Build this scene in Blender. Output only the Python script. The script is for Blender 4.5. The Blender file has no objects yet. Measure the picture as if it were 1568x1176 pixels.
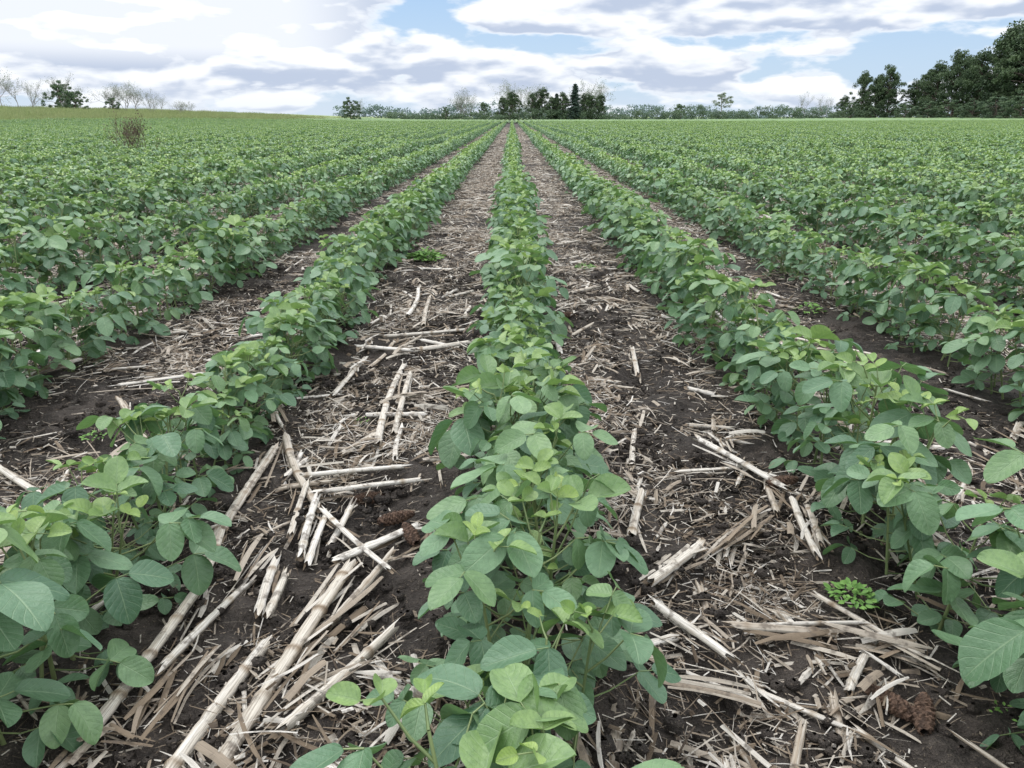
import bpy, math, numpy as np
from mathutils import Vector
R = np.random.default_rng(7)
scene = bpy.context.scene
ROW = 0.76
CAMH = 0.84

# ------------------------------------------------------------------ helpers
def hash2(ix, iy, seed):
    n = (ix.astype(np.int64)*374761393 + iy.astype(np.int64)*668265263 + seed*982451653) & 0x7fffffff
    n = ((n ^ (n >> 13)) * 1274126177) & 0x7fffffff
    n = (n ^ (n >> 16)) & 0xffff
    return n/65535.0
def vnoise(x, y, seed=0):
    x = np.asarray(x, float); y = np.asarray(y, float)
    ix = np.floor(x); iy = np.floor(y); fx = x-ix; fy = y-iy
    fx = fx*fx*(3-2*fx); fy = fy*fy*(3-2*fy)
    a = hash2(ix, iy, seed); b = hash2(ix+1, iy, seed); c = hash2(ix, iy+1, seed); d = hash2(ix+1, iy+1, seed)
    return (a*(1-fx)+b*fx)*(1-fy)+(c*(1-fx)+d*fx)*fy
def sstep(t):
    t = np.clip(t, 0, 1); return t*t*(3-2*t)

def terrain(x, y):
    x = np.asarray(x, float); y = np.asarray(y, float)
    h = 1.45*sstep((-x-14)/46)*sstep((y-34)/55)
    h = h - 3.0*sstep((y-165)/200)*0.6
    h = h + 0.35*sstep((x-25)/60)*sstep((y-60)/80)
    return h
def ground_h(x, y):
    x = np.asarray(x, float); y = np.asarray(y, float)
    f = 1-sstep((np.maximum(np.abs(x)-3.0, y-7.0))/2.0)
    n = 0.030*(vnoise(x/0.16, y/0.16, 1)-.5) + 0.026*(vnoise(x/0.06, y/0.06, 2)-.5)**1 + 0.020*(vnoise(x/0.028, y/0.028, 3)-.5)
    rr = 0.012*np.cos(2*np.pi*x/ROW)
    return terrain(x, y) + n*f + rr*(1-sstep((y-20)/20))

def grassy(x, y):   # True where the field gives way to rough grass
    x = np.asarray(x, float); y = np.asarray(y, float)
    edge = -27 - (90-np.clip(y, 40, 90))*0.36 + 1.2*(vnoise(y/9, x*0, 5)-.5)
    return ((x < edge) & (y > 47)) | (y > 152)

class MB:
    def __init__(s): s.V=[]; s.F=[]; s.D=[]; s.R=[]; s.n=0
    def add(s, V, F, D=None, r=0.5):
        V = np.asarray(V, float); F = np.asarray(F, int)
        s.V.append(V); s.F.append(F+s.n); s.n += len(V)
        s.D.append(np.zeros((len(V), 3)) if D is None else np.asarray(D, float))
        s.R.append(np.full(len(V), r) if np.isscalar(r) else np.asarray(r, float))
    def mesh(s, name, mats, smooth=True, fm=None):
        V=np.concatenate(s.V); F=np.concatenate(s.F); D=np.concatenate(s.D); Rr=np.concatenate(s.R)
        return mk_mesh(name, V, F, D, Rr, mats, smooth, fm)
def mk_mesh(name, V, F, D=None, Rr=None, mats=(), smooth=True, fm=None):
    me = bpy.data.meshes.new(name)
    me.vertices.add(len(V)); me.vertices.foreach_set('co', np.asarray(V, np.float32).ravel())
    me.loops.add(F.size); me.loops.foreach_set('vertex_index', F.astype(np.int32).ravel())
    me.polygons.add(len(F)); me.polygons.foreach_set('loop_start', np.arange(0, F.size, 4, dtype=np.int32))
    me.polygons.foreach_set('loop_total', np.full(len(F), 4, np.int32))
    me.polygons.foreach_set('use_smooth', np.full(len(F), smooth))
    for m in mats: me.materials.append(m)
    if fm is not None: me.polygons.foreach_set('material_index', np.asarray(fm, np.int32))
    me.update(calc_edges=True); me.validate()
    if D is not None:
        a = me.attributes.new('dat', 'FLOAT_VECTOR', 'POINT'); a.data.foreach_set('vector', np.asarray(D, np.float32).ravel())
    if Rr is not None:
        a = me.attributes.new('rnd', 'FLOAT', 'POINT'); a.data.foreach_set('value', np.asarray(Rr, np.float32))
    return me
def obj(name, me, loc=(0,0,0), rz=0, sc=(1,1,1), link=True):
    o = bpy.data.objects.new(name, me); o.location = loc; o.rotation_euler = (0,0,rz); o.scale = sc
    if link: scene.collection.objects.link(o)
    return o
def grid_faces(nr, nc, wrap=False):
    i = np.arange(nr-1)[:,None]; j = np.arange(nc if wrap else nc-1)[None,:]
    j2 = (j+1) % nc
    return np.stack([i*nc+j, i*nc+j2, (i+1)*nc+j2, (i+1)*nc+j], -1).reshape(-1, 4)
def tube(mb, P, rad, n=6, r=0.5, flat=1.0, young=0.0):
    P = np.asarray(P, float); k = len(P); rad = np.broadcast_to(rad, (k,))
    T = np.gradient(P, axis=0); T /= np.linalg.norm(T, axis=1)[:,None]+1e-9
    ref = np.array([0,0,1.]) if abs(T[:,2]).mean() < .8 else np.array([1.,0,0])
    X = np.cross(T, ref); X /= np.linalg.norm(X, axis=1)[:,None]+1e-9
    Z = np.cross(X, T)
    a = np.linspace(0, 2*np.pi, n, endpoint=False)
    V = P[:,None,:] + rad[:,None,None]*(np.cos(a)[None,:,None]*X[:,None,:] + flat*np.sin(a)[None,:,None]*Z[:,None,:])
    L = np.concatenate([[0], np.cumsum(np.linalg.norm(np.diff(P, axis=0), axis=1))])
    D = np.stack([np.broadcast_to(np.arange(n)/n, (k,n)), np.broadcast_to(L[:,None], (k,n)), np.full((k,n), young)], -1)
    mb.add(V.reshape(-1,3), grid_faces(k, n, True), D.reshape(-1,3), r)
    return V
def unit(v): v = np.asarray(v, float); return v/(np.linalg.norm(v)+1e-9)

# ------------------------------------------------------------------ node helpers
def newmat(name):
    m = bpy.data.materials.new(name); m.use_nodes = True
    nt = m.node_tree; nt.nodes.clear(); return m, nt
class N:
    def __init__(s, nt): s.nt = nt
    def n(s, t, **k):
        x = s.nt.nodes.new(t)
        for a, b in k.items(): setattr(x, a, b)
        return x
    def set(s, sock, v):
        if isinstance(v, bpy.types.NodeSocket): s.nt.links.new(v, sock)
        else: sock.default_value = v
    def m(s, op, a, b=0.0, c=0.0, clamp=False):
        x = s.n('ShaderNodeMath', operation=op); x.use_clamp = clamp
        s.set(x.inputs[0], a); s.set(x.inputs[1], b)
        if len(x.inputs) > 2: s.set(x.inputs[2], c)
        return x.outputs[0]
    def mix(s, f, a, b, bt='MIX'):
        x = s.n('ShaderNodeMix', data_type='RGBA', blend_type=bt)
        s.set(x.inputs[0], f); s.set(x.inputs[6], a); s.set(x.inputs[7], b)
        return x.outputs[2]
    def sm(s, v, lo, hi, a=0.0, b=1.0):
        x = s.n('ShaderNodeMapRange', interpolation_type='SMOOTHSTEP')
        s.set(x.inputs[0], v); x.inputs[1].default_value = lo; x.inputs[2].default_value = hi
        x.inputs[3].default_value = a; x.inputs[4].default_value = b
        return x.outputs[0]
    def noise(s, vec, scale, detail=4, rough=.55, dist=0):
        x = s.n('ShaderNodeTexNoise'); 
        if vec is not None: s.set(x.inputs['Vector'], vec)
        x.inputs['Scale'].default_value = scale; x.inputs['Detail'].default_value = detail
        x.inputs['Roughness'].default_value = rough; x.inputs['Distortion'].default_value = dist
        return x.outputs[0]
    def attr(s, name): return s.n('ShaderNodeAttribute', attribute_name=name)
    def bump(s, h, strength, dist):
        x = s.n('ShaderNodeBump'); s.set(x.inputs['Height'], h); x.inputs['Strength'].default_value = strength
        x.inputs['Distance'].default_value = dist; return x.outputs[0]
    def princ(s, col, rough, normal=None, spec=.5):
        x = s.n('ShaderNodeBsdfPrincipled'); s.set(x.inputs['Base Color'], col); s.set(x.inputs['Roughness'], rough)
        x.inputs['Specular IOR Level'].default_value = spec
        if normal is not None: s.set(x.inputs['Normal'], normal)
        return x.outputs[0]
    def out(s, sh): o = s.n('ShaderNodeOutputMaterial'); s.nt.links.new(sh, o.inputs[0])
    def trans(s, sh, col, f, normal=None):
        t = s.n('ShaderNodeBsdfTranslucent'); s.set(t.inputs[0], col)
        if normal is not None: s.set(t.inputs['Normal'], normal)
        m = s.n('ShaderNodeMixShader'); m.inputs[0].default_value = f
        s.nt.links.new(sh, m.inputs[1]); s.nt.links.new(t.outputs[0], m.inputs[2]); return m.outputs[0]
def C(r, g, b): return (r, g, b, 1)

def leaf_mat(name, veins):
    m, nt = newmat(name); h = N(nt)
    a = h.attr('dat'); sp = h.n('ShaderNodeSeparateXYZ'); nt.links.new(a.outputs['Vector'], sp.inputs[0])
    u, v, yg = sp.outputs
    rnd = h.attr('rnd').outputs['Fac']
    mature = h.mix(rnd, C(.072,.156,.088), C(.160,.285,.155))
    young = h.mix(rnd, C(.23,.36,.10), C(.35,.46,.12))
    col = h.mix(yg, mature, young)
    nrm = None
    if veins:
        au = h.m('ABSOLUTE', u)
        t = h.m('SUBTRACT', h.m('MULTIPLY', v, 6.5), h.m('MULTIPLY', h.m('POWER', au, .85), 2.1))
        tri = h.m('ABSOLUTE', h.m('SUBTRACT', h.m('FRACT', t), .5))       # .5 at vein
        vein = h.sm(tri, .42, .5)
        mid = h.sm(au, .0, .065, 1., 0.)
        vn = h.m('MAXIMUM', h.m('MULTIPLY', vein, .55), mid)
        geo = h.n('ShaderNodeTexCoord').outputs['Object']
        blot = h.noise(geo, 85, 4, .65)
        col = h.mix(h.sm(blot, .38, .66, 0, .50), col, h.mix(.6, col, C(.055,.12,.06)))
        col = h.mix(h.m('MULTIPLY', vn, .42), col, C(.33,.45,.27))
        hh = h.m('ADD', h.m('MULTIPLY', vn, -.7), h.m('ADD', h.m('MULTIPLY', blot, 2.2), h.m('MULTIPLY', tri, -.4)))
        nrm = h.bump(hh, .5, .0022)
    sh = h.princ(col, .45, nrm, .55)
    tc = h.mix(.5, col, C(.19,.38,.06))
    h.out(h.trans(sh, tc, .24, nrm)); return m
def stem_mat():
    m, nt = newmat('stem_mat'); h = N(nt)
    c = h.mix(h.attr('rnd').outputs['Fac'], C(.12,.18,.07), C(.23,.28,.12))
    h.out(h.princ(c, .6)); return m
def straw_mat():
    m, nt = newmat('residue_mat'); h = N(nt)
    rnd = h.attr('rnd').outputs['Fac']
    a = h.attr('dat').outputs['Vector']
    cr = h.n('ShaderNodeValToRGB'); nt.links.new(rnd, cr.inputs[0])
    e = cr.color_ramp.elements
    e[0].position = 0; e[0].color = C(.055,.040,.030); e[1].position = 1; e[1].color = C(.72,.69,.64)
    for p, c in ((.2, C(.12,.088,.06)), (.42, C(.25,.195,.14)), (.62, C(.41,.355,.29)), (.8, C(.57,.525,.455))):
        x = e.new(p); x.color = c
    mp = h.n('ShaderNodeMapping'); nt.links.new(a, mp.inputs[0]); mp.inputs['Scale'].default_value = (14, 6, 1)
    st = h.noise(mp.outputs[0], 2.5, 3, .65)
    col = h.mix(h.sm(st, .42, .66, .0, .6), cr.outputs[0], C(.15,.118,.09))
    tc = h.n('ShaderNodeTexCoord').outputs['Object']
    bl = h.noise(tc, 34, 3, .65)
    col = h.mix(h.sm(bl, .53, .66, 0, .7), col, C(.11,.09,.074))
    h.out(h.princ(col, .8, h.bump(st, .6, .003), .2)); return m
def soil_mat():
    m, nt = newmat('soil_mat'); h = N(nt)
    P = h.n('ShaderNodeTexCoord').outputs['Object']
    n1 = h.noise(P, 3.0, 3, .6); n2 = h.noise(P, 42, 5, .7); n3 = h.noise(P, 190, 2, .6)
    col = h.mix(h.sm(n1, .35, .68), C(.034,.028,.024), C(.066,.054,.046))
    col = h.mix(h.sm(n2, .48, .70, 0, .7), col, C(.11,.092,.078))
    col = h.mix(h.sm(n3, .60, .70, 0, .6), col, C(.21,.17,.13))
    col = h.mix(h.sm(n2, .45, .30, 0, .7), col, C(.019,.015,.013))
    gr = h.attr('rnd').outputs['Fac']
    gn = h.noise(P, .35, 5, .75)
    gcol = h.mix(h.sm(gn, .35, .65), C(.13,.20,.08), C(.27,.32,.13))
    col = h.mix(gr, col, gcol)
    hh = h.m('ADD', h.m('MULTIPLY', n2, 1.0), h.m('MULTIPLY', n3, .3))
    h.out(h.princ(col, .8, h.bump(hh, 1.0, .035), .3)); return m
def foliage_mat(name, c1, c2, c3, tr=.2):
    m, nt = newmat(name); h = N(nt)
    rnd = h.attr('rnd').outputs['Fac']; orr = h.n('ShaderNodeObjectInfo').outputs['Random']
    col = h.mix(rnd, c1, c2); col = h.mix(h.m('MULTIPLY', orr, .4), col, c3)
    h.out(h.trans(h.princ(col, .6, None, .3), col, tr)); return m
def plain_noise_mat(name, c1, c2, scale, rough=.8):
    m, nt = newmat(name); h = N(nt)
    P = h.n('ShaderNodeTexCoord').outputs['Object']
    col = h.mix(h.sm(h.noise(P, scale, 6, .65), .35, .68), c1, c2)
    h.out(h.princ(col, rough, h.bump(h.noise(P, scale*2, 4), .4, .02), .3)); return m

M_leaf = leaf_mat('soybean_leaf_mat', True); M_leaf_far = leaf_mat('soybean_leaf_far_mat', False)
M_stem = stem_mat(); M_straw = straw_mat(); M_soil = soil_mat()
M_bark = plain_noise_mat('bark_mat', C(.07,.055,.045), C(.16,.135,.11), 3)
M_bare = plain_noise_mat('bare_wood_mat', C(.24,.23,.22), C(.36,.35,.33), 3)
M_brown = plain_noise_mat('dead_weed_mat', C(.085,.06,.045), C(.17,.125,.09), 9)
M_cob = plain_noise_mat('cob_mat', C(.045,.028,.02), C(.16,.10,.07), 90)
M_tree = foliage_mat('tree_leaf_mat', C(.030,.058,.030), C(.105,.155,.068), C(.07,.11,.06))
M_conif = foliage_mat('conifer_needle_mat', C(.032,.06,.046), C(.065,.105,.075), C(.05,.085,.065))
M_bush = foliage_mat('bush_leaf_mat', C(.065,.11,.06), C(.15,.215,.11), C(.12,.175,.12))
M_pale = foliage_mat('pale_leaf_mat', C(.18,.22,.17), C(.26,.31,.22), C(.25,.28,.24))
M_haze = foliage_mat('distant_woods_mat', C(.13,.19,.18), C(.18,.25,.22), C(.17,.24,.23))  # bluish distance haze put into the leaf colours
M_grass = foliage_mat('grass_mat', C(.17,.25,.09), C(.34,.39,.17), C(.36,.34,.20))
M_weed = foliage_mat('weed_leaf_mat', C(.10,.22,.05), C(.20,.36,.09), C(.14,.28,.07))

# ------------------------------------------------------------------ ground
def axis(lo, f0, f1, hi, step, grow=1.12):
    a = list(np.arange(f0, f1, step)); s = step; p = a[-1]
    while p < hi: s *= grow; p += s; a.append(p)
    s = step; p = a[0]; b = []
    while p > lo: s *= grow; p -= s; b.append(p)
    return np.array(b[::-1]+a)
gx = axis(-1500, -1.6, 1.6, 1500, .011, 1.06); gy = axis(-40, .5, 3.2, 2500, .011, 1.04)
GX, GY = np.meshgrid(gx, gy)
GZ = ground_h(GX, GY)
gr = np.clip(grassy(GX, GY).astype(float), 0, 1)
me = mk_mesh('ground', np.stack([GX, GY, GZ], -1).reshape(-1,3), grid_faces(len(gy), len(gx)), None, gr.ravel(), [M_soil])
obj('ground', me)

# ------------------------------------------------------------------ soybean plants
def leaflet(mb, base, az, pitch, roll, L, W, nv, nu, fold, curl, young, r, rng):
    v = np.linspace(0, 1, nv+1); u = np.linspace(-1, 1, nu+1)
    if nv > 6: v = .5-.5*np.cos(v*np.pi)*.75-.125*np.cos(v*np.pi)+0*v; v = (v-v[0])/(v[-1]-v[0])
    w = (v**.50*(1-v)**.58)/0.475*W*.5
    w[0] = W*.03; w[-1] = W*.03
    U, Vv = np.meshgrid(u, v)
    ww = w[:,None]
    X = U*ww
    ph = rng.random(2)*6.28
    wav = .045*W*np.sin(Vv*7+ph[0]+(U>0)*ph[1])*np.abs(U)**1.6
    Z = np.abs(U)**1.3*ww*fold - curl*L*Vv**2 + wav
    Y = Vv*L*(1-.12*abs(curl))
    d = np.array([math.cos(az)*math.cos(pitch), math.sin(az)*math.cos(pitch), math.sin(pitch)])
    x = unit(np.cross(d, [0,0,1.])); z = np.cross(x, d)
    c, s = math.cos(roll), math.sin(roll)
    x2 = x*c+z*s; z2 = -x*s+z*c
    P = base + X[...,None]*x2 + Y[...,None]*d + Z[...,None]*z2
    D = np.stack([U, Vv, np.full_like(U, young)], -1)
    mb.add(P.reshape(-1,3), grid_faces(nv+1, nu+1), D.reshape(-1,3), r)
def plant(lf, stem, rng, off=np.zeros(3), lod=0, s=1.0):
    nv, nu = ((10, 6), (5, 2), (3, 2))[lod]
    H = rng.uniform(.20, .26)*s
    n = int(rng.integers(9, 13)); az0 = rng.random()*6.28
    lean = rng.normal(0, .02, 2)
    top = np.array([lean[0], lean[1], H])
    pr = rng.random()
    if stem is not None:
        t = np.linspace(0, 1, 5)[:,None]
        tube(stem, off+t*top, np.linspace(.0035, .0015, 5)*s, 5, rng.random())
    for i in range(n):
        f = i/(n-1)
        p0 = off + top*(.10+.90*f**.9)
        az = az0 + math.pi*i + rng.normal(0, .6)
        pl = np.interp(f, [0,.3,.65,.85,1], [.07,.11,.105,.06,.025])*rng.uniform(.75, 1.2)*s
        el = np.interp(f, [0,.3,.65,1], [.10,.40,.85,1.1])+rng.normal(0, .15)
        Ll = np.interp(f, [0,.3,.65,.85,1], [.040,.053,.056,.041,.024])*rng.uniform(.70, 1.25)*s
        yg = float(np.clip(np.interp(f, [0,.62,.82,1], [0,.04+(.12 if lod else 0),.42+(.25 if lod else 0),1])+rng.normal(0,.08), 0, 1))  # young crown leaves; coarser LODs also paint lit row tops into the colour
        pd = np.array([math.cos(az)*math.cos(el), math.sin(az)*math.cos(el), math.sin(el)])
        pe = p0+pd*pl
        if stem is not None:
            mid = (p0+pe)/2+np.array([0,0,-.08*pl]); tube(stem, [p0, mid, pe], [.0016*s,.0013*s,.001*s], 4, rng.random())
        ba = -.15 - .5*rng.random() if f < .8 else .3*rng.random()+.1
        r = .25*pr+.75*rng.random()
        te = pe + np.array([math.cos(az), math.sin(az), .1])*.016*s
        if stem is not None and lod == 0: tube(stem, [pe, te], [.001*s,.0008*s], 4, r)
        for (b, da, k) in ((te, 0, 1.08), (pe, 1.35, 1.0), (pe, -1.35, 1.0)):
            a2 = az+da+rng.normal(0, .18); pit = ba+rng.normal(0, .28)
            l = Ll*k*rng.uniform(.88, 1.1)
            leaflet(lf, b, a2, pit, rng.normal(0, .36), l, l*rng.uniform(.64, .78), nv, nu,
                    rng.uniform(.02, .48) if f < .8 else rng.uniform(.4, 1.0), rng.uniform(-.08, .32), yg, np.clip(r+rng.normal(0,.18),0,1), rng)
def join_two(name, a, b, ma, mb_):
    m = MB(); nF = sum(len(f) for f in a.F); 
    for src in (a, b):
        if src.n: m.add(np.concatenate(src.V), np.concatenate(src.F), np.concatenate(src.D), np.concatenate(src.R))
    tot = sum(len(f) for f in m.F)
    fm = np.zeros(tot, int); fm[nF:] = 1
    return m.mesh(name, [ma, mb_], True, fm)
def collection(name, meshes):
    c = bpy.data.collections.new(name)
    for i, me in enumerate(meshes):
        o = bpy.data.objects.new('%s_%02d' % (name, i), me); c.objects.link(o)
    return c
def instancer(name, P, rot, scl, idx, coll, realize=False):
    n = len(P); me = bpy.data.meshes.new(name); me.vertices.add(n)
    me.vertices.foreach_set('co', np.asarray(P, np.float32).ravel())
    a = me.attributes.new('irot', 'FLOAT_VECTOR', 'POINT'); a.data.foreach_set('vector', np.asarray(rot, np.float32).ravel())
    a = me.attributes.new('iscl', 'FLOAT_VECTOR', 'POINT'); a.data.foreach_set('vector', np.asarray(scl, np.float32).ravel())
    a = me.attributes.new('iidx', 'INT', 'POINT'); a.data.foreach_set('value', np.asarray(idx, np.int32))
    o = obj(name, me)
    g = bpy.data.node_groups.new(name+'_gn', 'GeometryNodeTree')
    g.interface.new_socket('Geometry', in_out='INPUT', socket_type='NodeSocketGeometry')
    g.interface.new_socket('Geometry', in_out='OUTPUT', socket_type='NodeSocketGeometry')
    gi = g.nodes.new('NodeGroupInput'); go = g.nodes.new('NodeGroupOutput')
    ci = g.nodes.new('GeometryNodeCollectionInfo'); ci.inputs['Collection'].default_value = coll
    ci.inputs['Separate Children'].default_value = True; ci.inputs['Reset Children'].default_value = True
    ip = g.nodes.new('GeometryNodeInstanceOnPoints'); ip.inputs['Pick Instance'].default_value = True
    def at(nm, ty):
        x = g.nodes.new('GeometryNodeInputNamedAttribute'); x.data_type = ty; x.inputs['Name'].default_value = nm
        return next(s for s in x.outputs if s.enabled and s.name == 'Attribute')
    L = g.links.new
    L(gi.outputs[0], ip.inputs['Points']); L(ci.outputs[0], ip.inputs['Instance'])
    L(at('iidx', 'INT'), ip.inputs['Instance Index']); L(at('iscl', 'FLOAT_VECTOR'), ip.inputs['Scale'])
    L(at('irot', 'FLOAT_VECTOR'), ip.inputs['Rotation'])
    if realize:
        rz = g.nodes.new('GeometryNodeRealizeInstances'); L(ip.outputs[0], rz.inputs[0]); L(rz.outputs[0], go.inputs[0])
    else: L(ip.outputs[0], go.inputs[0])
    md = o.modifiers.new('instances', 'NODES'); md.node_group = g
    return o

near = []
for i in range(14):
    rng = np.random.default_rng(100+i); a = MB(); b = MB(); plant(a, b, rng); near.append(join_two('soybean_plant_mesh', a, b, M_leaf, M_stem))
C_near = collection('soybean_plant_variants', near)
chunks = []
for i in range(12):
    rng = np.random.default_rng(300+i); a = MB(); b = MB()
    for y in np.arange(-.5, .5, .066):
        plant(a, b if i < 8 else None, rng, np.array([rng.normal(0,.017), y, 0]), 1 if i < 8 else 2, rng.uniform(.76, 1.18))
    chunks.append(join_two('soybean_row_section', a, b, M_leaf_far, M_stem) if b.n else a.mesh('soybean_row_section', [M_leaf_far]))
C_mid = collection('soybean_row_mid_variants', chunks[:8])
C_chunk = collection('soybean_row_variants', chunks[8:])

def row_scale(k, y):
    return .87+.28*vnoise(np.asarray(y)/.8, np.asarray(y)*0+k*3.7, 11)+.10*(vnoise(np.asarray(y)/5, np.asarray(y)*0+k*1.3, 12)-.5)
P=[];Q=[];S=[];I=[]
NEAR = 7.5
for k in range(-40, 41):
    x0 = k*ROW
    y0 = max(-1.0, (abs(x0)-2.6)/.74)
    if y0 > NEAR: continue
    y = np.arange(y0, NEAR, .050 if k == 0 else .055); y = y+R.normal(0, .018, len(y))
    keep = (vnoise(y/.30, y*0+k*9.1, 21) > (.08 if k else .0)); y = y[keep]
    nr = y < 1.5
    x = x0 + .012 + .03*(vnoise(y/1.3, y*0+k*5.5, 22)-.5)*2 + R.normal(0, .016, len(y)) + np.where(nr, R.normal(0,.034 if k == 0 else .022,len(y)), 0) + (.010*nr if k == 0 else 0)
    z = ground_h(x, y)-.005
    s = row_scale(k, y)*R.uniform(.78, 1.18, len(y))
    s = s*(1+(.10 if k == 0 else .03)*nr)
    P.append(np.stack([x,y,z],-1)); S.append(np.repeat(s[:,None],3,1))
    Q.append(np.stack([R.normal(0,.12,len(y)), R.normal(0,.15,len(y)), R.random(len(y))*6.283],-1)); I.append(R.integers(0,14,len(y)))
instancer('soybean_rows', np.concatenate(P), np.concatenate(Q), np.concatenate(S), np.concatenate(I), C_near, True)
nplants = sum(len(p) for p in P)
FAR = 100.0; nch = 0
for nm, ya, yb, coll, nv_, kk_ in (('soybean_rows', NEAR, 28.5, C_mid, 8, 40), ('distant_soybean_rows', 28.5, FAR, C_chunk, 4, 125)):
    P=[];Q=[];S=[];I=[]
    for k in range(-kk_, kk_+1):
        x0 = k*ROW
        y0 = max(ya+.5, ya+.5+math.floor(max(0, (abs(x0)-4)/.74-ya)))
        if y0 > yb: continue
        y = np.arange(y0, yb, 1.0); x = x0+.012+.025*(vnoise(y/1.3, y*0+k*5.5, 22)-.5)*2
        kp = ~grassy(x, y); x = x[kp]; y = y[kp]
        if not len(y): continue
        s = row_scale(k, y)*R.uniform(.92,1.08,len(y))
        wx = .88 if ya < 20 else .76
        P.append(np.stack([x,y,ground_h(x,y)-.01],-1)); S.append(np.stack([s*wx, np.full(len(y),1.03), s],-1))
        Q.append(np.stack([y*0,y*0,math.pi*R.integers(0,2,len(y))],-1)); I.append(R.integers(0,nv_,len(y)))
    instancer(nm, np.concatenate(P), np.concatenate(Q), np.concatenate(S), np.concatenate(I), coll); nch += sum(len(p) for p in P)

# far canopy: ridged sheet following the rows where leaves are no longer resolved
m, nt = newmat('far_canopy_mat'); h = N(nt)
Pn = h.n('ShaderNodeTexCoord').outputs['Object']
rr = h.attr('rnd').outputs['Fac']
nn = h.noise(Pn, 1.2, 5, .75); n0 = h.noise(Pn, .06, 2)
cc = h.mix(h.sm(nn, .35, .65), C(.10,.17,.075), C(.20,.29,.115)); cc = h.mix(h.sm(n0,.35,.65,0,.4), cc, C(.14,.24,.09))
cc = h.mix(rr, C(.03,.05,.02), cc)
h.out(h.princ(cc, .7, h.bump(nn, .8, .2), .2))
cx = np.arange(-60, 130.01, .19); cy = np.concatenate([np.arange(97, 153, 1.4)])
CX, CY = np.meshgrid(cx, cy)
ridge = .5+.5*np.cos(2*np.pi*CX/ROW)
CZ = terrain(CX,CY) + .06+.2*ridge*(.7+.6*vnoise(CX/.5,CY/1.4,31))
g = grassy(CX, CY); CZ = np.where(g, terrain(CX,CY)-.3, CZ)
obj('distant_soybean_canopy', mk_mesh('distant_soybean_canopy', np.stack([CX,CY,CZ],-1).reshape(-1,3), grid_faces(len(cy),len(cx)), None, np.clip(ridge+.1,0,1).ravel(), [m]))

# ------------------------------------------------------------------ corn residue
def strip(mb, p, az, L, W, rng, r, lift=.0, arch=0.0, cup=.3, bs=.12):
    k = 5 if L > .08 else (3 if L > .035 else 2)
    t = np.linspace(-.5, .5, k)
    bend = rng.normal(0, bs)
    dx = np.cos(az+bend*t*2); dy = np.sin(az+bend*t*2)
    cx_ = t*L*np.cos(az)-bend*L*(t**2)*np.sin(az); cy_ = t*L*np.sin(az)+bend*L*(t**2)*np.cos(az)
    zz = lift*t*L + arch*L*(.25-t**2)*2
    w = W*.5*np.clip(1.1-np.abs(t*1.7)**3*rng.uniform(0,1.3), .15, 1)
    tw = rng.normal(0,.35)
    us = (-1,0,1) if W > .004 else (-1,1)
    rows = []
    for j in range(k):
        nx, ny = -dy[j], dx[j]
        for u in us:
            rows.append([p[0]+cx_[j]+nx*u*w[j], p[1]+cy_[j]+ny*u*w[j], p[2]+zz[j]+u*w[j]*tw-(abs(u)*w[j]*cup)+w[j]*cup])
    o_ = rng.random()*9
    D = [[(u+1)/2+o_, (t[j]+.5)*L+o_, 0] for j in range(k) for u in us]
    mb.add(rows, grid_faces(k, len(us)), D, r)
def stalk(mb, p0, p1, rad, rng, r=None):
    p0 = np.asarray(p0,float); p1 = np.asarray(p1,float); L = np.linalg.norm(p1-p0)
    if r is None: r = rng.uniform(.6, 1.0)
    n = max(6, int(L/.010)); t = np.linspace(0, 1, n)
    side = unit(np.cross(p1-p0, [0,0,1.])); bend = rng.normal(0, .012)*L
    P_ = p0+(p1-p0)*t[:,None]+side*(bend*np.sin(t*np.pi))[:,None]
    nodep = rng.uniform(.09, .15); ph = rng.random()*nodep
    dd = np.abs(((t*L+ph) % nodep)-nodep*.5)
    rad_ = rad*(1+.25*np.exp(-(dd/.006)**2)-.08*np.exp(-((dd-.014)/.006)**2))*(1-.12*t)*(1+rng.normal(0,.03,n))
    N0 = 12
    tmp = MB(); tube(tmp, P_, rad_, N0, r, rng.uniform(.6,.85))
    V = tmp.V[0].reshape(n, N0, 3)
    V += rng.normal(0, .09, (1,N0,1))*(V-P_[:,None,:])
    ax = unit(p1-p0)
    V[0] += ax*rng.normal(0,.010,(N0,1)); V[-1] += ax*rng.normal(0,.012,(N0,1))
    fib = rng.normal(0,.09,N0)[None,:]
    rv = np.clip(r+fib - .5*np.exp(-(dd/.0035)**2)[:,None], 0, 1)
    D = tmp.D[0]+np.array([rng.random()*9, rng.random()*9, 0])
    mb.add(V.reshape(-1,3), tmp.F[0], D, rv.ravel())
    for e, s_ in ((0, 1), (n-1, -1)):
        ring = V[e]; cen = P_[e]+ax*s_*.006
        inner = cen+(ring-P_[e])*.55
        Vv = np.concatenate([ring, inner]); F = [[i,(i+1)%N0,N0+(i+1)%N0,N0+i] for i in range(N0)]
        mb.add(Vv, F, None, .35)
def rand_r(rng): return float(np.clip(rng.beta(1.5,1.15),0,1))

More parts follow.
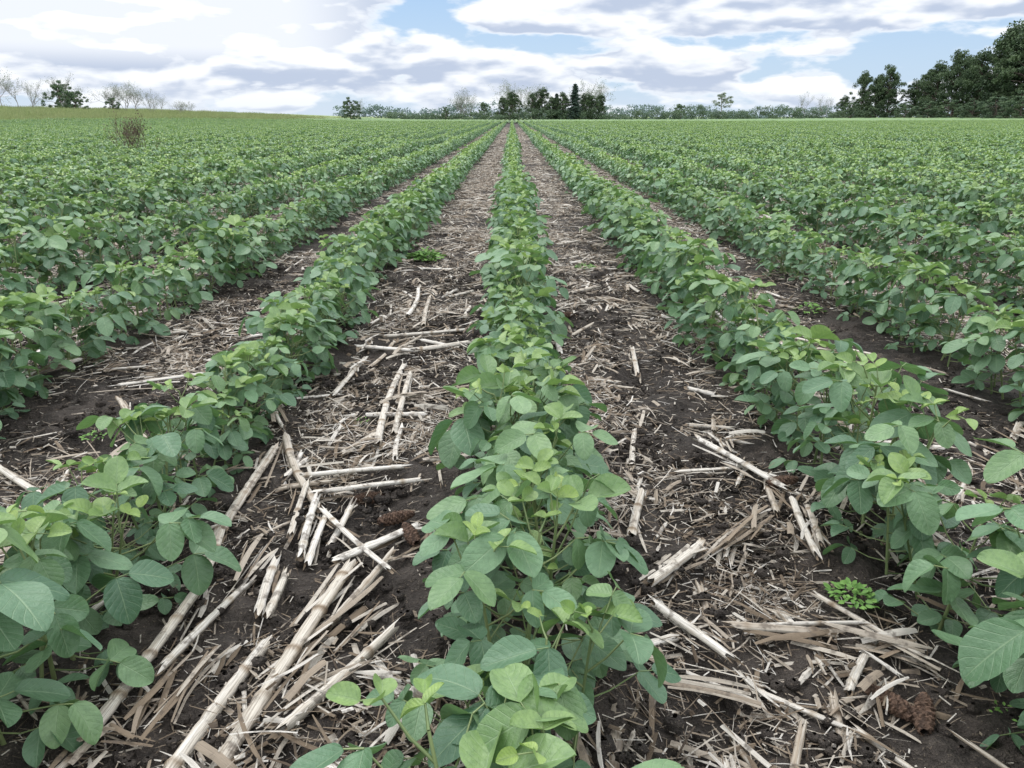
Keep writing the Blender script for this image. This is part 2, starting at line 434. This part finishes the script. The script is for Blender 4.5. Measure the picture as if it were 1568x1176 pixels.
clumps = []
for i in range(14):
    rng = np.random.default_rng(500+i); b = MB()
    base = rng.random()*3.14
    for j in range(220):
        rr_ = .18*math.sqrt(rng.random())*rng.uniform(.6,1.35); th = rng.random()*6.28
        L = rng.choice([rng.uniform(.006,.028), rng.uniform(.025,.06), rng.uniform(.06,.13)], p=[.62,.29,.09])
        az = rng.random()*3.14 if rng.random() < .7 else base+rng.normal(0,.35)
        W = rng.uniform(.0008,.0034) if rng.random()<.82 else rng.uniform(.004,.010)
        strip(b, [rr_*math.cos(th), rr_*math.sin(th), .003+rng.random()*.020], az, L, W, rng, rand_r(rng), rng.normal(0,.16), rng.uniform(-.05,.08), rng.uniform(0,.6))
    clumps.append(b.mesh('straw_litter_mesh', [M_straw], False))
C_clump = collection('straw_litter_variants', clumps)
chips = []
for i in range(8):   # fine crumbs and chaff for the barer soil, with a few soil clods
    rng = np.random.default_rng(560+i); b = MB(); cl = MB()
    for j in range(150):
        x_, y_ = rng.uniform(-.2,.2,2); L = rng.uniform(.004,.034)
        strip(b, [x_, y_, .002+rng.random()*.006], rng.random()*3.14, L, rng.uniform(.0008,.004), rng, rand_r(rng)*.9, rng.normal(0,.1), 0, .2)
    for j in range(80):
        x_, y_ = rng.uniform(-.2,.2,2); s_ = rng.uniform(.003,.012)*rng.choice([1,1.6],p=[.85,.15]); k_=6
        a_ = np.linspace(0,2*np.pi,k_,endpoint=False); rws=[]
        for z_, q_ in ((-.4,.8),(.1,1.),(.5,.75),(.72,.3)):
            qq = q_*s_*rng.uniform(.75,1.2,k_); rws.append(np.stack([x_+qq*np.cos(a_), y_+qq*np.sin(a_), s_*z_*np.ones(k_)*rng.uniform(.8,1.1,k_)],-1))
        cl.add(np.concatenate(rws), grid_faces(4,k_,True), None, 0.)
    chips.append(join_two('soil_crumb_mesh', b, cl, M_straw, M_soil))
C_chip = collection('soil_crumb_variants', chips)
stalks = []
for i in range(18):
    rng = np.random.default_rng(700+i); b = MB()
    L = rng.uniform(.05, .24); rad = rng.uniform(.004, .0105)
    stalk(b, [-L/2,0,rad*.8], [L/2,0,rad*.8+rng.normal(0,.006)], rad, rng)
    if i % 3 == 0:
        for q in range(3): strip(b, [rng.normal(0,L*.3), rng.normal(0,.02), .012], rng.normal(0,.3), L*.8, .008, rng, rng.uniform(.3,.9), .05, .05)
    stalks.append(b.mesh('corn_stalk_mesh', [M_straw], True))
for i in range(8):   # husks / split leaf sheaths
    rng = np.random.default_rng(800+i); b = MB()
    for q in range(int(rng.integers(3,9))):
        strip(b, [rng.normal(0,.02), rng.normal(0,.012), .005+.005*q], rng.normal(0,.25), rng.uniform(.05,.15), rng.uniform(.003,.014), rng, rng.uniform(.3,.95), rng.normal(0,.06), rng.uniform(0,.15), rng.uniform(.2,.9))
    stalks.append(b.mesh('corn_husk_mesh', [M_straw], True))
C_stalk = collection('corn_stalk_variants', stalks)

def scatter(dens, y0, y1, xmax, mask_lo, seed, lift, coll_n, smin, smax, align):
    rg = np.random.default_rng(seed); W = lambda y: np.minimum(.78*np.maximum(y,0)+1.6, xmax)
    xm = min(.78*y1+1.6, xmax)
    area = (y1-y0)*2*xm; n = int(area*dens)
    y = rg.uniform(y0,y1,n); x = rg.uniform(-1,1,n)*xm
    k = np.abs(x) < W(y)
    cov = .55*vnoise(x/.45, y/.7, 42)+.45*vnoise(x/.16, y/.2, 43)
    gap2 = np.where(np.abs(x+1.14) < .38, .12, 0)   # barer strip left of the second row
    k &= cov > (mask_lo+gap2)
    fr = np.abs(((x/ROW)+.5) % 1-.5)   # 0 at row
    k &= (fr > .13) | (rg.random(n) < .35)
    x = x[k]; y = y[k]; n = len(x)
    z = ground_h(x,y)+lift
    az = np.where(rg.random(n) < align, rg.normal(1.4,.5,n), rg.random(n)*3.14)
    s = rg.uniform(smin,smax,n)
    return [np.stack([x,y,z],-1), np.stack([rg.normal(0,.03,n), rg.normal(0,.03,n), az+math.pi*rg.integers(0,2,n)],-1), np.stack([s,s,s],-1), rg.integers(0,coll_n,n)]
instancer('straw_litter', *scatter(40, -.3, 5, 5, .33, 41, -.003, 14, .7, 1.15, 0), C_clump, True)
instancer('soil_crumbs', *scatter(20, -.2, 4.5, 3.5, -1, 48, -.002, 8, .8, 1.2, 0), C_chip, True)
B = scatter(19, 5, 14, 9, .27, 44, 0, 14, .95, 1.35, 0); B2 = scatter(10, 14, 30, 10, .25, 45, 0, 14, 1.2, 1.7, 0); E = scatter(5, 30, 60, 6, .25, 47, 0, 14, 1.4, 2.0, 0)
instancer('straw_litter', *[np.concatenate([B[i],B2[i],E[i]]) for i in range(4)], C_clump)
instancer('corn_stalk_litter', *scatter(92, -.3, 6, 6, .30, 51, .005, 26, .5, 1.1, .4), C_stalk, True)
A2 = scatter(50, 6, 14, 9, .30, 52, .006, 26, .7, 1.2, .4); B2 = scatter(16, 14, 40, 9, .30, 54, .006, 26, .9, 1.4, .5)
instancer('corn_stalk_litter', *[np.concatenate([A2[i],B2[i]]) for i in range(4)], C_stalk)

# the large stalks that stand out, laid on the soil
big = [(-.594,.83,-.575,1.20,.0135),(-.575,1.21,-.60,1.40,.012),(-.458,.80,-.414,1.09,.013),(-.40,.80,-.311,1.29,.0145),(-.324,1.12,-.24,1.33,.011),
 (-.612,1.38,-.602,1.80,.0125),(-.418,1.51,-.231,1.26,.008),(-.447,1.15,-.463,1.31,.011),(-.425,1.13,-.43,1.27,.010),(-.60,1.88,-.429,1.52,.012),
 (-.356,1.87,-.379,2.58,.0125),(-.325,1.95,-.338,2.42,.011),(-.30,1.80,-.31,2.02,.009),(-.554,2.22,-.524,2.62,.012),(-.373,3.15,-.395,3.64,.012),(-.46,3.3,-.47,3.8,.012),
 (-.328,.86,-.204,1.09,.010),(-.42,1.33,-.44,1.56,.010),(-.40,1.31,-.405,1.50,.010),(-.46,1.4,-.475,1.6,.009),(-.38,1.38,-.36,1.55,.008),
 (-.50,1.66,-.27,1.72,.009),(-.45,1.58,-.22,1.66,.010),(-.55,.98,-.50,1.25,.009),(-.34,1.3,-.19,1.45,.012),(-.36,2.75,-.16,2.80,.012),(-.5,2.95,-.2,3.02,.010),
 (.246,1.40,.30,1.60,.012),(.25,1.21,.384,1.37,.013),(.482,1.86,.624,1.57,.010),(.625,1.53,.592,1.30,.010),(.65,1.51,.61,1.33,.008),(.248,1.15,.354,1.02,.010),
 (.30,1.75,.345,2.0,.009),(.43,2.5,.44,2.7,.010),(.40,1.7,.57,1.72,.007),(.46,.80,.60,.72,.009),(.40,1.12,.60,1.10,.005),(.28,3.7,.42,3.8,.012),(.5,2.05,.62,2.0,.009),(.55,1.2,.66,1.02,.008),
 (-.98,1.9,-1.2,2.2,.010),(-1.0,2.5,-1.25,2.3,.009),(-1.1,1.6,-1.3,1.75,.011),(1.1,2.9,1.3,2.6,.009),(.3,5.2,.45,5.3,.012)]
b = MB(); rng = np.random.default_rng(5)
for x0,y0,x1,y1,r_ in big:
    r_ *= .84
    z0 = float(ground_h(x0,y0)); z1 = float(ground_h(x1,y1))
    stalk(b, [x0,y0,z0+r_+.012+.012*rng.random()], [x1,y1,z1+r_+.012+.014*rng.random()], r_, rng, rng.uniform(.72,1))
    d = math.atan2(y1-y0, x1-x0); L_ = math.hypot(x1-x0, y1-y0)
    for q in range(3):   # shreds of sheath clinging to the stalk
        t_ = rng.random(); strip(b, [x0+(x1-x0)*t_+rng.normal(0,.012), y0+(y1-y0)*t_+rng.normal(0,.012), z0+(z1-z0)*t_+.012], d+rng.normal(0,.15), L_*rng.uniform(.25,.6), rng.uniform(.003,.010), rng, rng.uniform(.3,.95), .03, .03, .5)
for x,y,az in ((.47,1.42,.85),(.50,1.44,.75),(.44,1.39,.95),(-.34,1.2,1.2),(-.30,.95,1.0),(.62,1.05,-.6),(-.48,.95,1.35),(-.5,1.3,1.5),(.3,.95,-.3),(-.2,2.3,.3),(.31,1.3,.8),(-.35,1.05,1.15),(-.27,1.15,1.0)):
    for q in range(7): strip(b, [x+rng.normal(0,.014), y+rng.normal(0,.014), float(ground_h(x,y))+.010+.004*q], az+rng.normal(0,.14), rng.uniform(.08,.20), rng.uniform(.003,.012), rng, rng.uniform(.35,.9), .03, .05, .6)
obj('corn_stalk_residue', b.mesh('corn_stalk_residue', [M_straw], True))

# corn cobs
def cob_mesh(seed):
    rng = np.random.default_rng(seed); n, k = 46, 26
    t = np.linspace(0,1,n); a = np.linspace(0,2*np.pi,k,endpoint=False)
    T, Aa = np.meshgrid(t, a, indexing='ij')
    prof = np.sin(np.pi*np.clip(T*.93+.035,0,1))**.42
    rr_ = .015*prof*(1-.25*T)*(1+.22*np.sin(Aa*6.5+np.floor(T*23)*.9)*np.sin(T*23*np.pi)+rng.normal(0,.06,T.shape))
    V = np.stack([T*.085-.042, rr_*np.cos(Aa), rr_*np.sin(Aa)+.012], -1).reshape(-1,3)
    return mk_mesh('corn_cob', V, grid_faces(n,k,True), None, None, [M_cob], False)
for i,(x,y,az) in enumerate([(.565,.93,2.2),(.60,.90,1.1),(-.255,1.50,.5),(.235,3.3,.4),(-.21,1.40,2.0),(.63,1.62,.3),(-.33,1.62,.2)]):
    obj('corn_cob', cob_mesh(60+i), (x,y,float(ground_h(x,y))+.008), az)

# small green weeds
def weed(seed, n, rad):
    rng = np.random.default_rng(seed); lf = MB()
    for i in range(n):
        az = rng.random()*6.28; rr_ = rad*rng.random()**.7
        l = rng.uniform(.010,.018)*rad/.04
        leaflet(lf, np.array([rr_*math.cos(az), rr_*math.sin(az), .006+rad*.6*(1-rr_/rad)*rng.random()+.016]), az+rng.normal(0,.6), rng.uniform(-.1,.5), rng.normal(0,.3), l, l*.5, 3, 2, .2, .1, .6, rng.random(), rng)
    return lf.mesh('small_weed', [M_weed])
for i,(x,y,n,r_) in enumerate([(.61,1.18,110,.038),(-.53,4.75,260,.10),(-.43,2.05,25,.02),(.70,.88,12,.02),(-1.15,1.95,40,.03),(.42,4.4,60,.05),(1.35,3.4,60,.06)]):
    obj('small_weed', weed(900+i, n, r_), (x,y,float(ground_h(x,y))))

# ------------------------------------------------------------------ trees
def branchy(mb, rng, p, d, L, r, depth, tips, up=.25):
    k = 4; P_=[p]; q=p.copy(); dd=d.copy()
    for i in range(k):
        dd = unit(dd+rng.normal(0,.13,3)+np.array([0,0,up*.25])); q = q+dd*L/k; P_.append(q)
    tube(mb, P_, np.linspace(r, r*.55, k+1), 5 if depth < 2 else 3, rng.random())
    if depth == 0: tips.append(q); return
    nb = int(rng.integers(2,4))
    for j in range(nb+1):
        s = rng.uniform(.45,1); base = np.array(P_[min(k,int(s*k)+ (1 if j==0 else 0))])
        nd = unit(dd+rng.normal(0,.55,3)+np.array([0,0,up*.3]))
        branchy(mb, rng, base, nd, L*rng.uniform(.55,.8), r*.55, depth-1, tips, up)
def leaves(mb, rng, cen, n, spread, size, r):
    g_ = rng.normal(0,1,(n,3)); ln_ = np.linalg.norm(g_,axis=1)[:,None]; g_ = g_/ln_*2.0*rng.random((n,1))**.5
    P_ = cen+g_*np.array(spread)
    a = rng.normal(0,1,(n,3)); a/=np.linalg.norm(a,axis=1)[:,None]
    b_ = np.cross(a, rng.normal(0,1,(n,3))); b_/=np.linalg.norm(b_,axis=1)[:,None]
    s = size*rng.uniform(.6,1.3,(n,1))
    V = np.stack([P_-a*s, P_+b_*s*.6, P_+a*s, P_-b_*s*.6], 1).reshape(-1,3)
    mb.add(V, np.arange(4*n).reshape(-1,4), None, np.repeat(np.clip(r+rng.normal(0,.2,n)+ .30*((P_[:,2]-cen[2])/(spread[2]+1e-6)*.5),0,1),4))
def dec_tree(seed, H=10., W=7., low=.06, n=110, per=110, size=.15, mleaf=None, mb_=None):
    rng = np.random.default_rng(seed); w = MB(); l = MB()
    P_ = [[0,0,-.3]]; 
    for t in (.15,.35,.55,.75,.92): P_.append([rng.normal(0,.02*W), rng.normal(0,.02*W), H*t])
    P_ = np.array(P_); tube(w, P_, np.linspace(.028*H, .004*H, len(P_)), 8)
    lob = rng.normal(0,.16,5); pha = rng.random(5)*6.28
    for i in range(n):
        f = rng.uniform(0,1)**.8; z = H*(low+(.95-low)*f)
        az = rng.random()*6.28
        irr = 1+lob[0]*math.sin(az+pha[0])+lob[1]*math.sin(2*az+pha[1]+z)+lob[2]*math.sin(z*1.3+pha[2])
        wid = W*.5*(math.sin(math.pi*min(1,(.26+.70*f)))**.6)*irr
        rr_ = wid*math.sqrt(rng.uniform(.02,1))*.92
        c = np.array([rr_*math.cos(az), rr_*math.sin(az), z+rng.normal(0,.02*H)])
        t0 = np.array([np.interp(z*.75,P_[:,2],P_[:,0]), np.interp(z*.75,P_[:,2],P_[:,1]), z*.75])
        if i % 2 == 0: tube(w, [t0, (t0+c)/2+np.array([0,0,.03*H]), c], [.009*H,.006*H,.002*H], 4)
        cs = rng.uniform(.022,.06)*H
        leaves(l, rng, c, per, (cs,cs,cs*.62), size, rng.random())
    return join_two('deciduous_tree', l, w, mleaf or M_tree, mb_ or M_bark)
def conifer(seed, H=8., W=4.4):
    rng = np.random.default_rng(seed); w = MB(); l = MB()
    tube(w, [[0,0,-.2],[0,0,H*.5],[0,0,H]], [.02*H,.012*H,.003*H], 7)
    z = H*.06
    while z < H*.98:
        R_ = W*.5*(1-z/H)**.75*rng.uniform(.85,1.1)
        for j in range(8):
            az = rng.random()*6.28; rl = R_*rng.uniform(.6,1.15)
            tube(w, [[0,0,z],[rl*math.cos(az),rl*math.sin(az),z-rl*.2]], [.03,.01], 3)
            for q in np.linspace(.25,1,5): leaves(l, rng, np.array([rl*q*math.cos(az), rl*q*math.sin(az), z-rl*.2*q]), 13, (.16,.16,.09), .13, rng.uniform(.1,.9))
        z += H*.042
    return join_two('conifer_tree', l, w, M_conif, M_bark)
def bare_tree(seed, H=8., depth=4, nl=6):
    rng = np.random.default_rng(seed); w = MB(); l = MB(); tips=[]
    for s in range(int(rng.integers(1,4))):
        branchy(w, rng, np.array([rng.normal(0,.2),rng.normal(0,.2),-.2]), unit([rng.normal(0,.15),rng.normal(0,.15),1]), H*.36, .009*H, depth, tips, .5)
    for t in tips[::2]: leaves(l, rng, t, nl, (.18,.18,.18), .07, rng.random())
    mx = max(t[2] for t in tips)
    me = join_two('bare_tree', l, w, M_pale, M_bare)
    return me, mx
T_dec = [dec_tree(1000+i, 10, w_, lo) for i,(w_,lo) in enumerate([(8,.02),(7,.03),(9,.02),(7.5,.03),(7.5,.02)])]
T_bush = [dec_tree(1100+i, 4, 5, .03, 60, 110, .09, M_bush) for i in range(3)]
T_conf = [conifer(1200)]
T_bare = [bare_tree(1300+i) for i in range(5)]
def place(kind, me, H, H0, x, y, wsc=1.0, rz=0):
    s = H/H0; obj(kind, me, (x,y,float(terrain(x,y))-.05), rz, (s*wsc,s*wsc,s))
def K(u, Z): return u*Z*.000801
# woods on the right
wood = [(1328,158,8.7,1,.75),(1350,152,8.0,4,.8),(1368,150,9.5,3,.8),(1300,165,4.6,2,.8),(1408,150,7.0,2,.75),(1440,146,9.6,1,.95),(1472,140,11.2,4,.8),(1505,135,10.6,3,.8),(1552,130,14.3,1,.95),
 (1590,125,13.8,3,1.0),(1640,122,13.5,4,1.1),(1700,122,13.0,0,1.1),(1425,158,8.4,0,.9),(1490,150,11.0,4,.8),(1530,145,12.5,1,.8),(1570,140,12.,2,.9)]
for px, Z, H, i, ws in wood:
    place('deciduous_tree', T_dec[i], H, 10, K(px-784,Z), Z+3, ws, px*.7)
for px, Z, H in ((1345,150,2.2),(1395,140,2.8),(1430,136,3.0),(1460,132,3.2),(1500,128,3.1),(1535,122,3.4),(1575,118,4),(1310,150,3.)):
    place('bush', T_bush[px%3], H, 4, K(px-784,Z), Z+2, 1.3, px)
# centre group
for px, Z, H, i, ws in ((785,156,5.4,2,.8),(815,158,5.0,0,.7),(830,160,6.0,1,.85),(862,157,5.2,3,.9),(905,156,4.9,2,.9),(920,158,4.7,0,.8),(770,160,4.4,1,.8),(895,159,5.0,4,.8),(845,157,4.4,4,.9)):
    place('deciduous_tree', T_dec[i], H, 10, K(px-784,Z), Z, ws, px*1.3)
place('conifer_tree', T_conf[0], 6.9, 8, K(880-784,156), 156, 1.0); place('conifer_tree', T_conf[0], 5.2, 8, K(852-784,159), 159, 1.0, 1)
for px, Z, H, i in ((712,160,6.2,0),(722,163,5.5,1),(780,170,8.0,2),(795,172,7.6,3),(820,172,7.8,4),(905,170,8.2,0),(915,170,7.6,2),(1232,160,5.5,1),(1262,160,4.6,3),(703,158,4.5,4)):
    me_, mx = T_bare[i]; place('bare_tree', me_, H, mx, K(px-784,Z), Z, 1, px)
place('deciduous_tree', dec_tree(1500,5,5,.45,30,60,.11,M_pale,M_bare), 5.4, 5, K(1103-784,165), 165, 1.0)
place('bush', T_bush[0], 3.2, 4, K(537-784,120), 120, .95); me_, mx = T_bare[2]; place('bare_tree', me_, 3.2, mx, K(545-784,122), 122)
place('bush', T_bush[1], 3.4, 4, K(1042-784,170), 170, .9); place('bush', T_bush[2], 2.6, 4, K(683-784,155), 155, .6)
place('bush', T_bush[1], 3.6, 4, K(742-784,160), 160, .7)
# left bank
for px, Z, H, i, ws in ((96,92,3.2,0,.85),(118,95,2.4,1,1.0),(108,98,3.2,2,.8),(175,95,1.8,2,.9)):
    place('bush', T_bush[i], H, 4, K(px-784,Z), Z, ws, px)
for px, Z, H, i in ((5,92,4.2,0),(28,94,4.4,1),(48,96,3.6,3),(172,96,3.4,4),(190,98,3.8,2),(207,98,3.4,0),(232,100,3.0,3),(250,100,2.4,1),(275,100,1.9,4),(-20,92,4.8,2),(90,95,4.3,3),(285,105,1.8,0)):
    me_, mx = T_bare[i]; place('bare_tree', me_, H, mx, K(px-784,Z), Z, 1.2, px*.3)

# hedgerow along the far edge + woods beyond it
rng = np.random.default_rng(77); b = MB()
for x in np.arange(-24, 75, .5):
    top = .8+1.9*vnoise(np.array(x/6.), np.array(0.), 61)+1.3*vnoise(np.array(x/1.7), np.array(3.), 62)
    if x < 0: top *= .62
    if x > 58: top *= .8
    y = 156+rng.normal(0,1); z0 = float(terrain(x,y))
    for q in range(3):
        z = z0+top*rng.uniform(.05,.8)
        leaves(b, rng, np.array([x+rng.normal(0,.3), y, z]), 70, (.36,.5,.22), .11, rng.random())
obj('distant_hedgerow', b.mesh('distant_hedgerow', [M_bush], False))
b = MB()
for x in np.arange(-90, 260, 1.5):
    top = 3.5+5.5*vnoise(np.array(x/25.), np.array(0.), 71)+2.2*vnoise(np.array(x/5.), np.array(3.), 72)
    for q in range(4):
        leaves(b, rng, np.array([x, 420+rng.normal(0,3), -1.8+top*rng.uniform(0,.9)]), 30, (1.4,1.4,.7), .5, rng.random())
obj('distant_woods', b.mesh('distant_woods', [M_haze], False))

# rough grass on the bank and far headland
gt = []
for i in range(5):
    rng = np.random.default_rng(1600+i); b = MB()
    for j in range(60):
        x, y = rng.normal(0,.28,2); hh_ = rng.uniform(.15,.55); az = rng.random()*6.28; ln = rng.normal(0,.15,2); w_ = .012
        V = [[x-w_*math.cos(az),y-w_*math.sin(az),0],[x+w_*math.cos(az),y+w_*math.sin(az),0],[x+ln[0]+.002,y+ln[1],hh_],[x+ln[0]-.002,y+ln[1],hh_]]
        b.add(V, [[0,1,2,3]], None, rng.random())
    gt.append(b.mesh('grass_tuft_mesh', [M_grass], False))
C_grass = collection('grass_tuft_variants', gt)
rg = np.random.default_rng(9); n = 26000
x = rg.uniform(-95,-20,n); y = rg.uniform(46,125,n); kk = grassy(x,y)&(vnoise(x/3,y/3,91)>.25); x=x[kk]; y=y[kk]
x2 = rg.uniform(-60,120,2500); y2 = rg.uniform(152,160,2500); x=np.concatenate([x,x2]); y=np.concatenate([y,y2]); n=len(x)
s = rg.uniform(.5,1.0,n)*(.5+1.2*vnoise(x/2.2,y/2.2,92))*np.where(y>151,.55,1)
instancer('grass_bank', np.stack([x,y,terrain(x,y)],-1), np.stack([x*0,x*0,rg.random(n)*6.28],-1), np.stack([s,s,s*.9],-1), rg.integers(0,5,n), C_grass)

# dead weed standing in the crop
rng = np.random.default_rng(31); w = MB(); tips=[]
for s_ in range(10):
    branchy(w, rng, np.array([rng.normal(0,.12),rng.normal(0,.06),0]), unit([rng.normal(0,.4),rng.normal(0,.2),1]), .34, .0065, 3, tips, .55)
for t in tips[::2]: leaves(w, rng, t, 2, (.015,.015,.03), .014, .5)
mx = max(t[2] for t in tips)
obj('dead_weed', w.mesh('dead_weed', [M_brown], False), (-7.5,16,0), 0, (1.2,1.2,1.0/mx))

# ------------------------------------------------------------------ sky
world = bpy.data.worlds.new('World'); scene.world = world; world.use_nodes = True
nt = world.node_tree; nt.nodes.clear(); h = N(nt)
SUN_EL, SUN_AZ = math.radians(58), math.radians(-35)   # azimuth from +Y toward +X
sky = h.n('ShaderNodeTexSky', sky_type='NISHITA'); sky.sun_disc = False; sky.sun_elevation = SUN_EL; sky.sun_rotation = SUN_AZ
skc = h.n('ShaderNodeVectorMath', operation='SCALE'); nt.links.new(sky.outputs[0], skc.inputs[0]); skc.inputs['Scale'].default_value = .11
tc = h.n('ShaderNodeTexCoord').outputs['Generated']
sp = h.n('ShaderNodeSeparateXYZ'); nt.links.new(tc, sp.inputs[0]); dx, dy, dz = sp.outputs
def mapped(sc, off):
    mp = h.n('ShaderNodeMapping'); nt.links.new(tc, mp.inputs[0]); mp.inputs['Scale'].default_value = sc; mp.inputs['Location'].default_value = off
    return mp.outputs[0]
SC = (8.5,8.5,27)
nA = h.noise(mapped(SC,(5.3,2.9,.9)), 1.0, 8, .50, .1)
nB = h.noise(mapped(SC,(5.3,2.9,.9+.30)), 1.0, 3, .50, .1)
nC = h.noise(mapped((3.2,3.2,14),(7.1,4.7,2.4)), 1.0, 3, .5)
def box(x0,x1,z0,z1,sx=.08,sz=.015):
    a = h.m('MULTIPLY', h.sm(dx,x0-sx,x0+sx), h.sm(dx,x1+sx,x1-sx)); b_ = h.m('MULTIPLY', h.sm(dz,z0-sz,z0+sz), h.sm(dz,z1+sz,z1-sz))
    return h.m('MULTIPLY', a, b_)
left = h.m('MULTIPLY', h.sm(dx, -.12, -.26), h.sm(dz, .045, .075))
right = h.m('MULTIPLY', h.sm(dx, -.14, .04), h.sm(dz, .085, .108))
band = box(-.60,.27,.022,.070,.06,.010)
hole = h.m('ADD', box(-.17,-.04,.078,.120,.05,.02), box(.20,.50,.055,.082,.06,.010))
up = h.sm(dz, .15, .3)
bias = h.m('ADD', h.m('MULTIPLY', left, .24), h.m('ADD', h.m('MULTIPLY', right, .24), h.m('MULTIPLY', up, .12)))
bias = h.m('ADD', bias, h.m('SUBTRACT', h.m('MULTIPLY', band, .14), h.m('MULTIPLY', hole, .10)))
den = h.m('ADD', h.m('ADD', nA, bias), h.m('MULTIPLY', h.m('SUBTRACT', nC, .5), .20))
cov = h.sm(den, .44, .53)
lit = h.sm(h.m('SUBTRACT', nA, nB), -.10, .09)
lit = h.m('MAXIMUM', lit, h.sm(den, .56, .48, 0, .95))
lit = h.m('MAXIMUM', lit, h.m('MULTIPLY', left, .72))
cl = h.mix(lit, C(.55,.63,.79), C(1.08,1.10,1.13))
blue = h.mix(.85, skc.outputs[0], h.mix(h.sm(dz, 0, .2), C(.60,.77,.97), C(.38,.61,.94)))
col = h.mix(h.m('MULTIPLY', cov, .95), blue, cl)
col = h.mix(h.m('MULTIPLY', h.sm(dz, .04, -.005), .5), col, C(.76,.84,.95))
over = h.mix(h.sm(dz, .16, .6), col, h.mix(.8, col, C(2.4,2.46,2.56)))
below = h.mix(h.sm(dz, 0, -.02), over, C(.12,.12,.08))
bg = h.n('ShaderNodeBackground'); nt.links.new(below, bg.inputs[0]); bg.inputs[1].default_value = 1.0
o = h.n('ShaderNodeOutputWorld'); nt.links.new(bg.outputs[0], o.inputs[0])

sun = bpy.data.lights.new('sun', 'SUN'); sun.energy = 1.4; sun.angle = math.radians(16); sun.color = (1,.97,.93)
so = bpy.data.objects.new('sun', sun); scene.collection.objects.link(so)
sd = Vector((math.sin(SUN_AZ)*math.cos(SUN_EL), math.cos(SUN_AZ)*math.cos(SUN_EL), math.sin(SUN_EL)))
so.rotation_euler = sd.to_track_quat('Z', 'Y').to_euler(); so.location = sd*50

# ------------------------------------------------------------------ camera
cam = bpy.data.cameras.new('camera'); co = bpy.data.objects.new('camera', cam); scene.collection.objects.link(co)
co.location = (0, 0, CAMH); co.rotation_euler = (math.radians(90-19.2), 0, 0)
cam.sensor_width = 36; cam.lens = 27.05; cam.clip_start = .02; cam.clip_end = 5000
scene.camera = co
scene.view_settings.view_transform = 'Standard'; scene.view_settings.look = 'None'; scene.view_settings.exposure = 0
print('plants', nplants, 'chunks', nch)
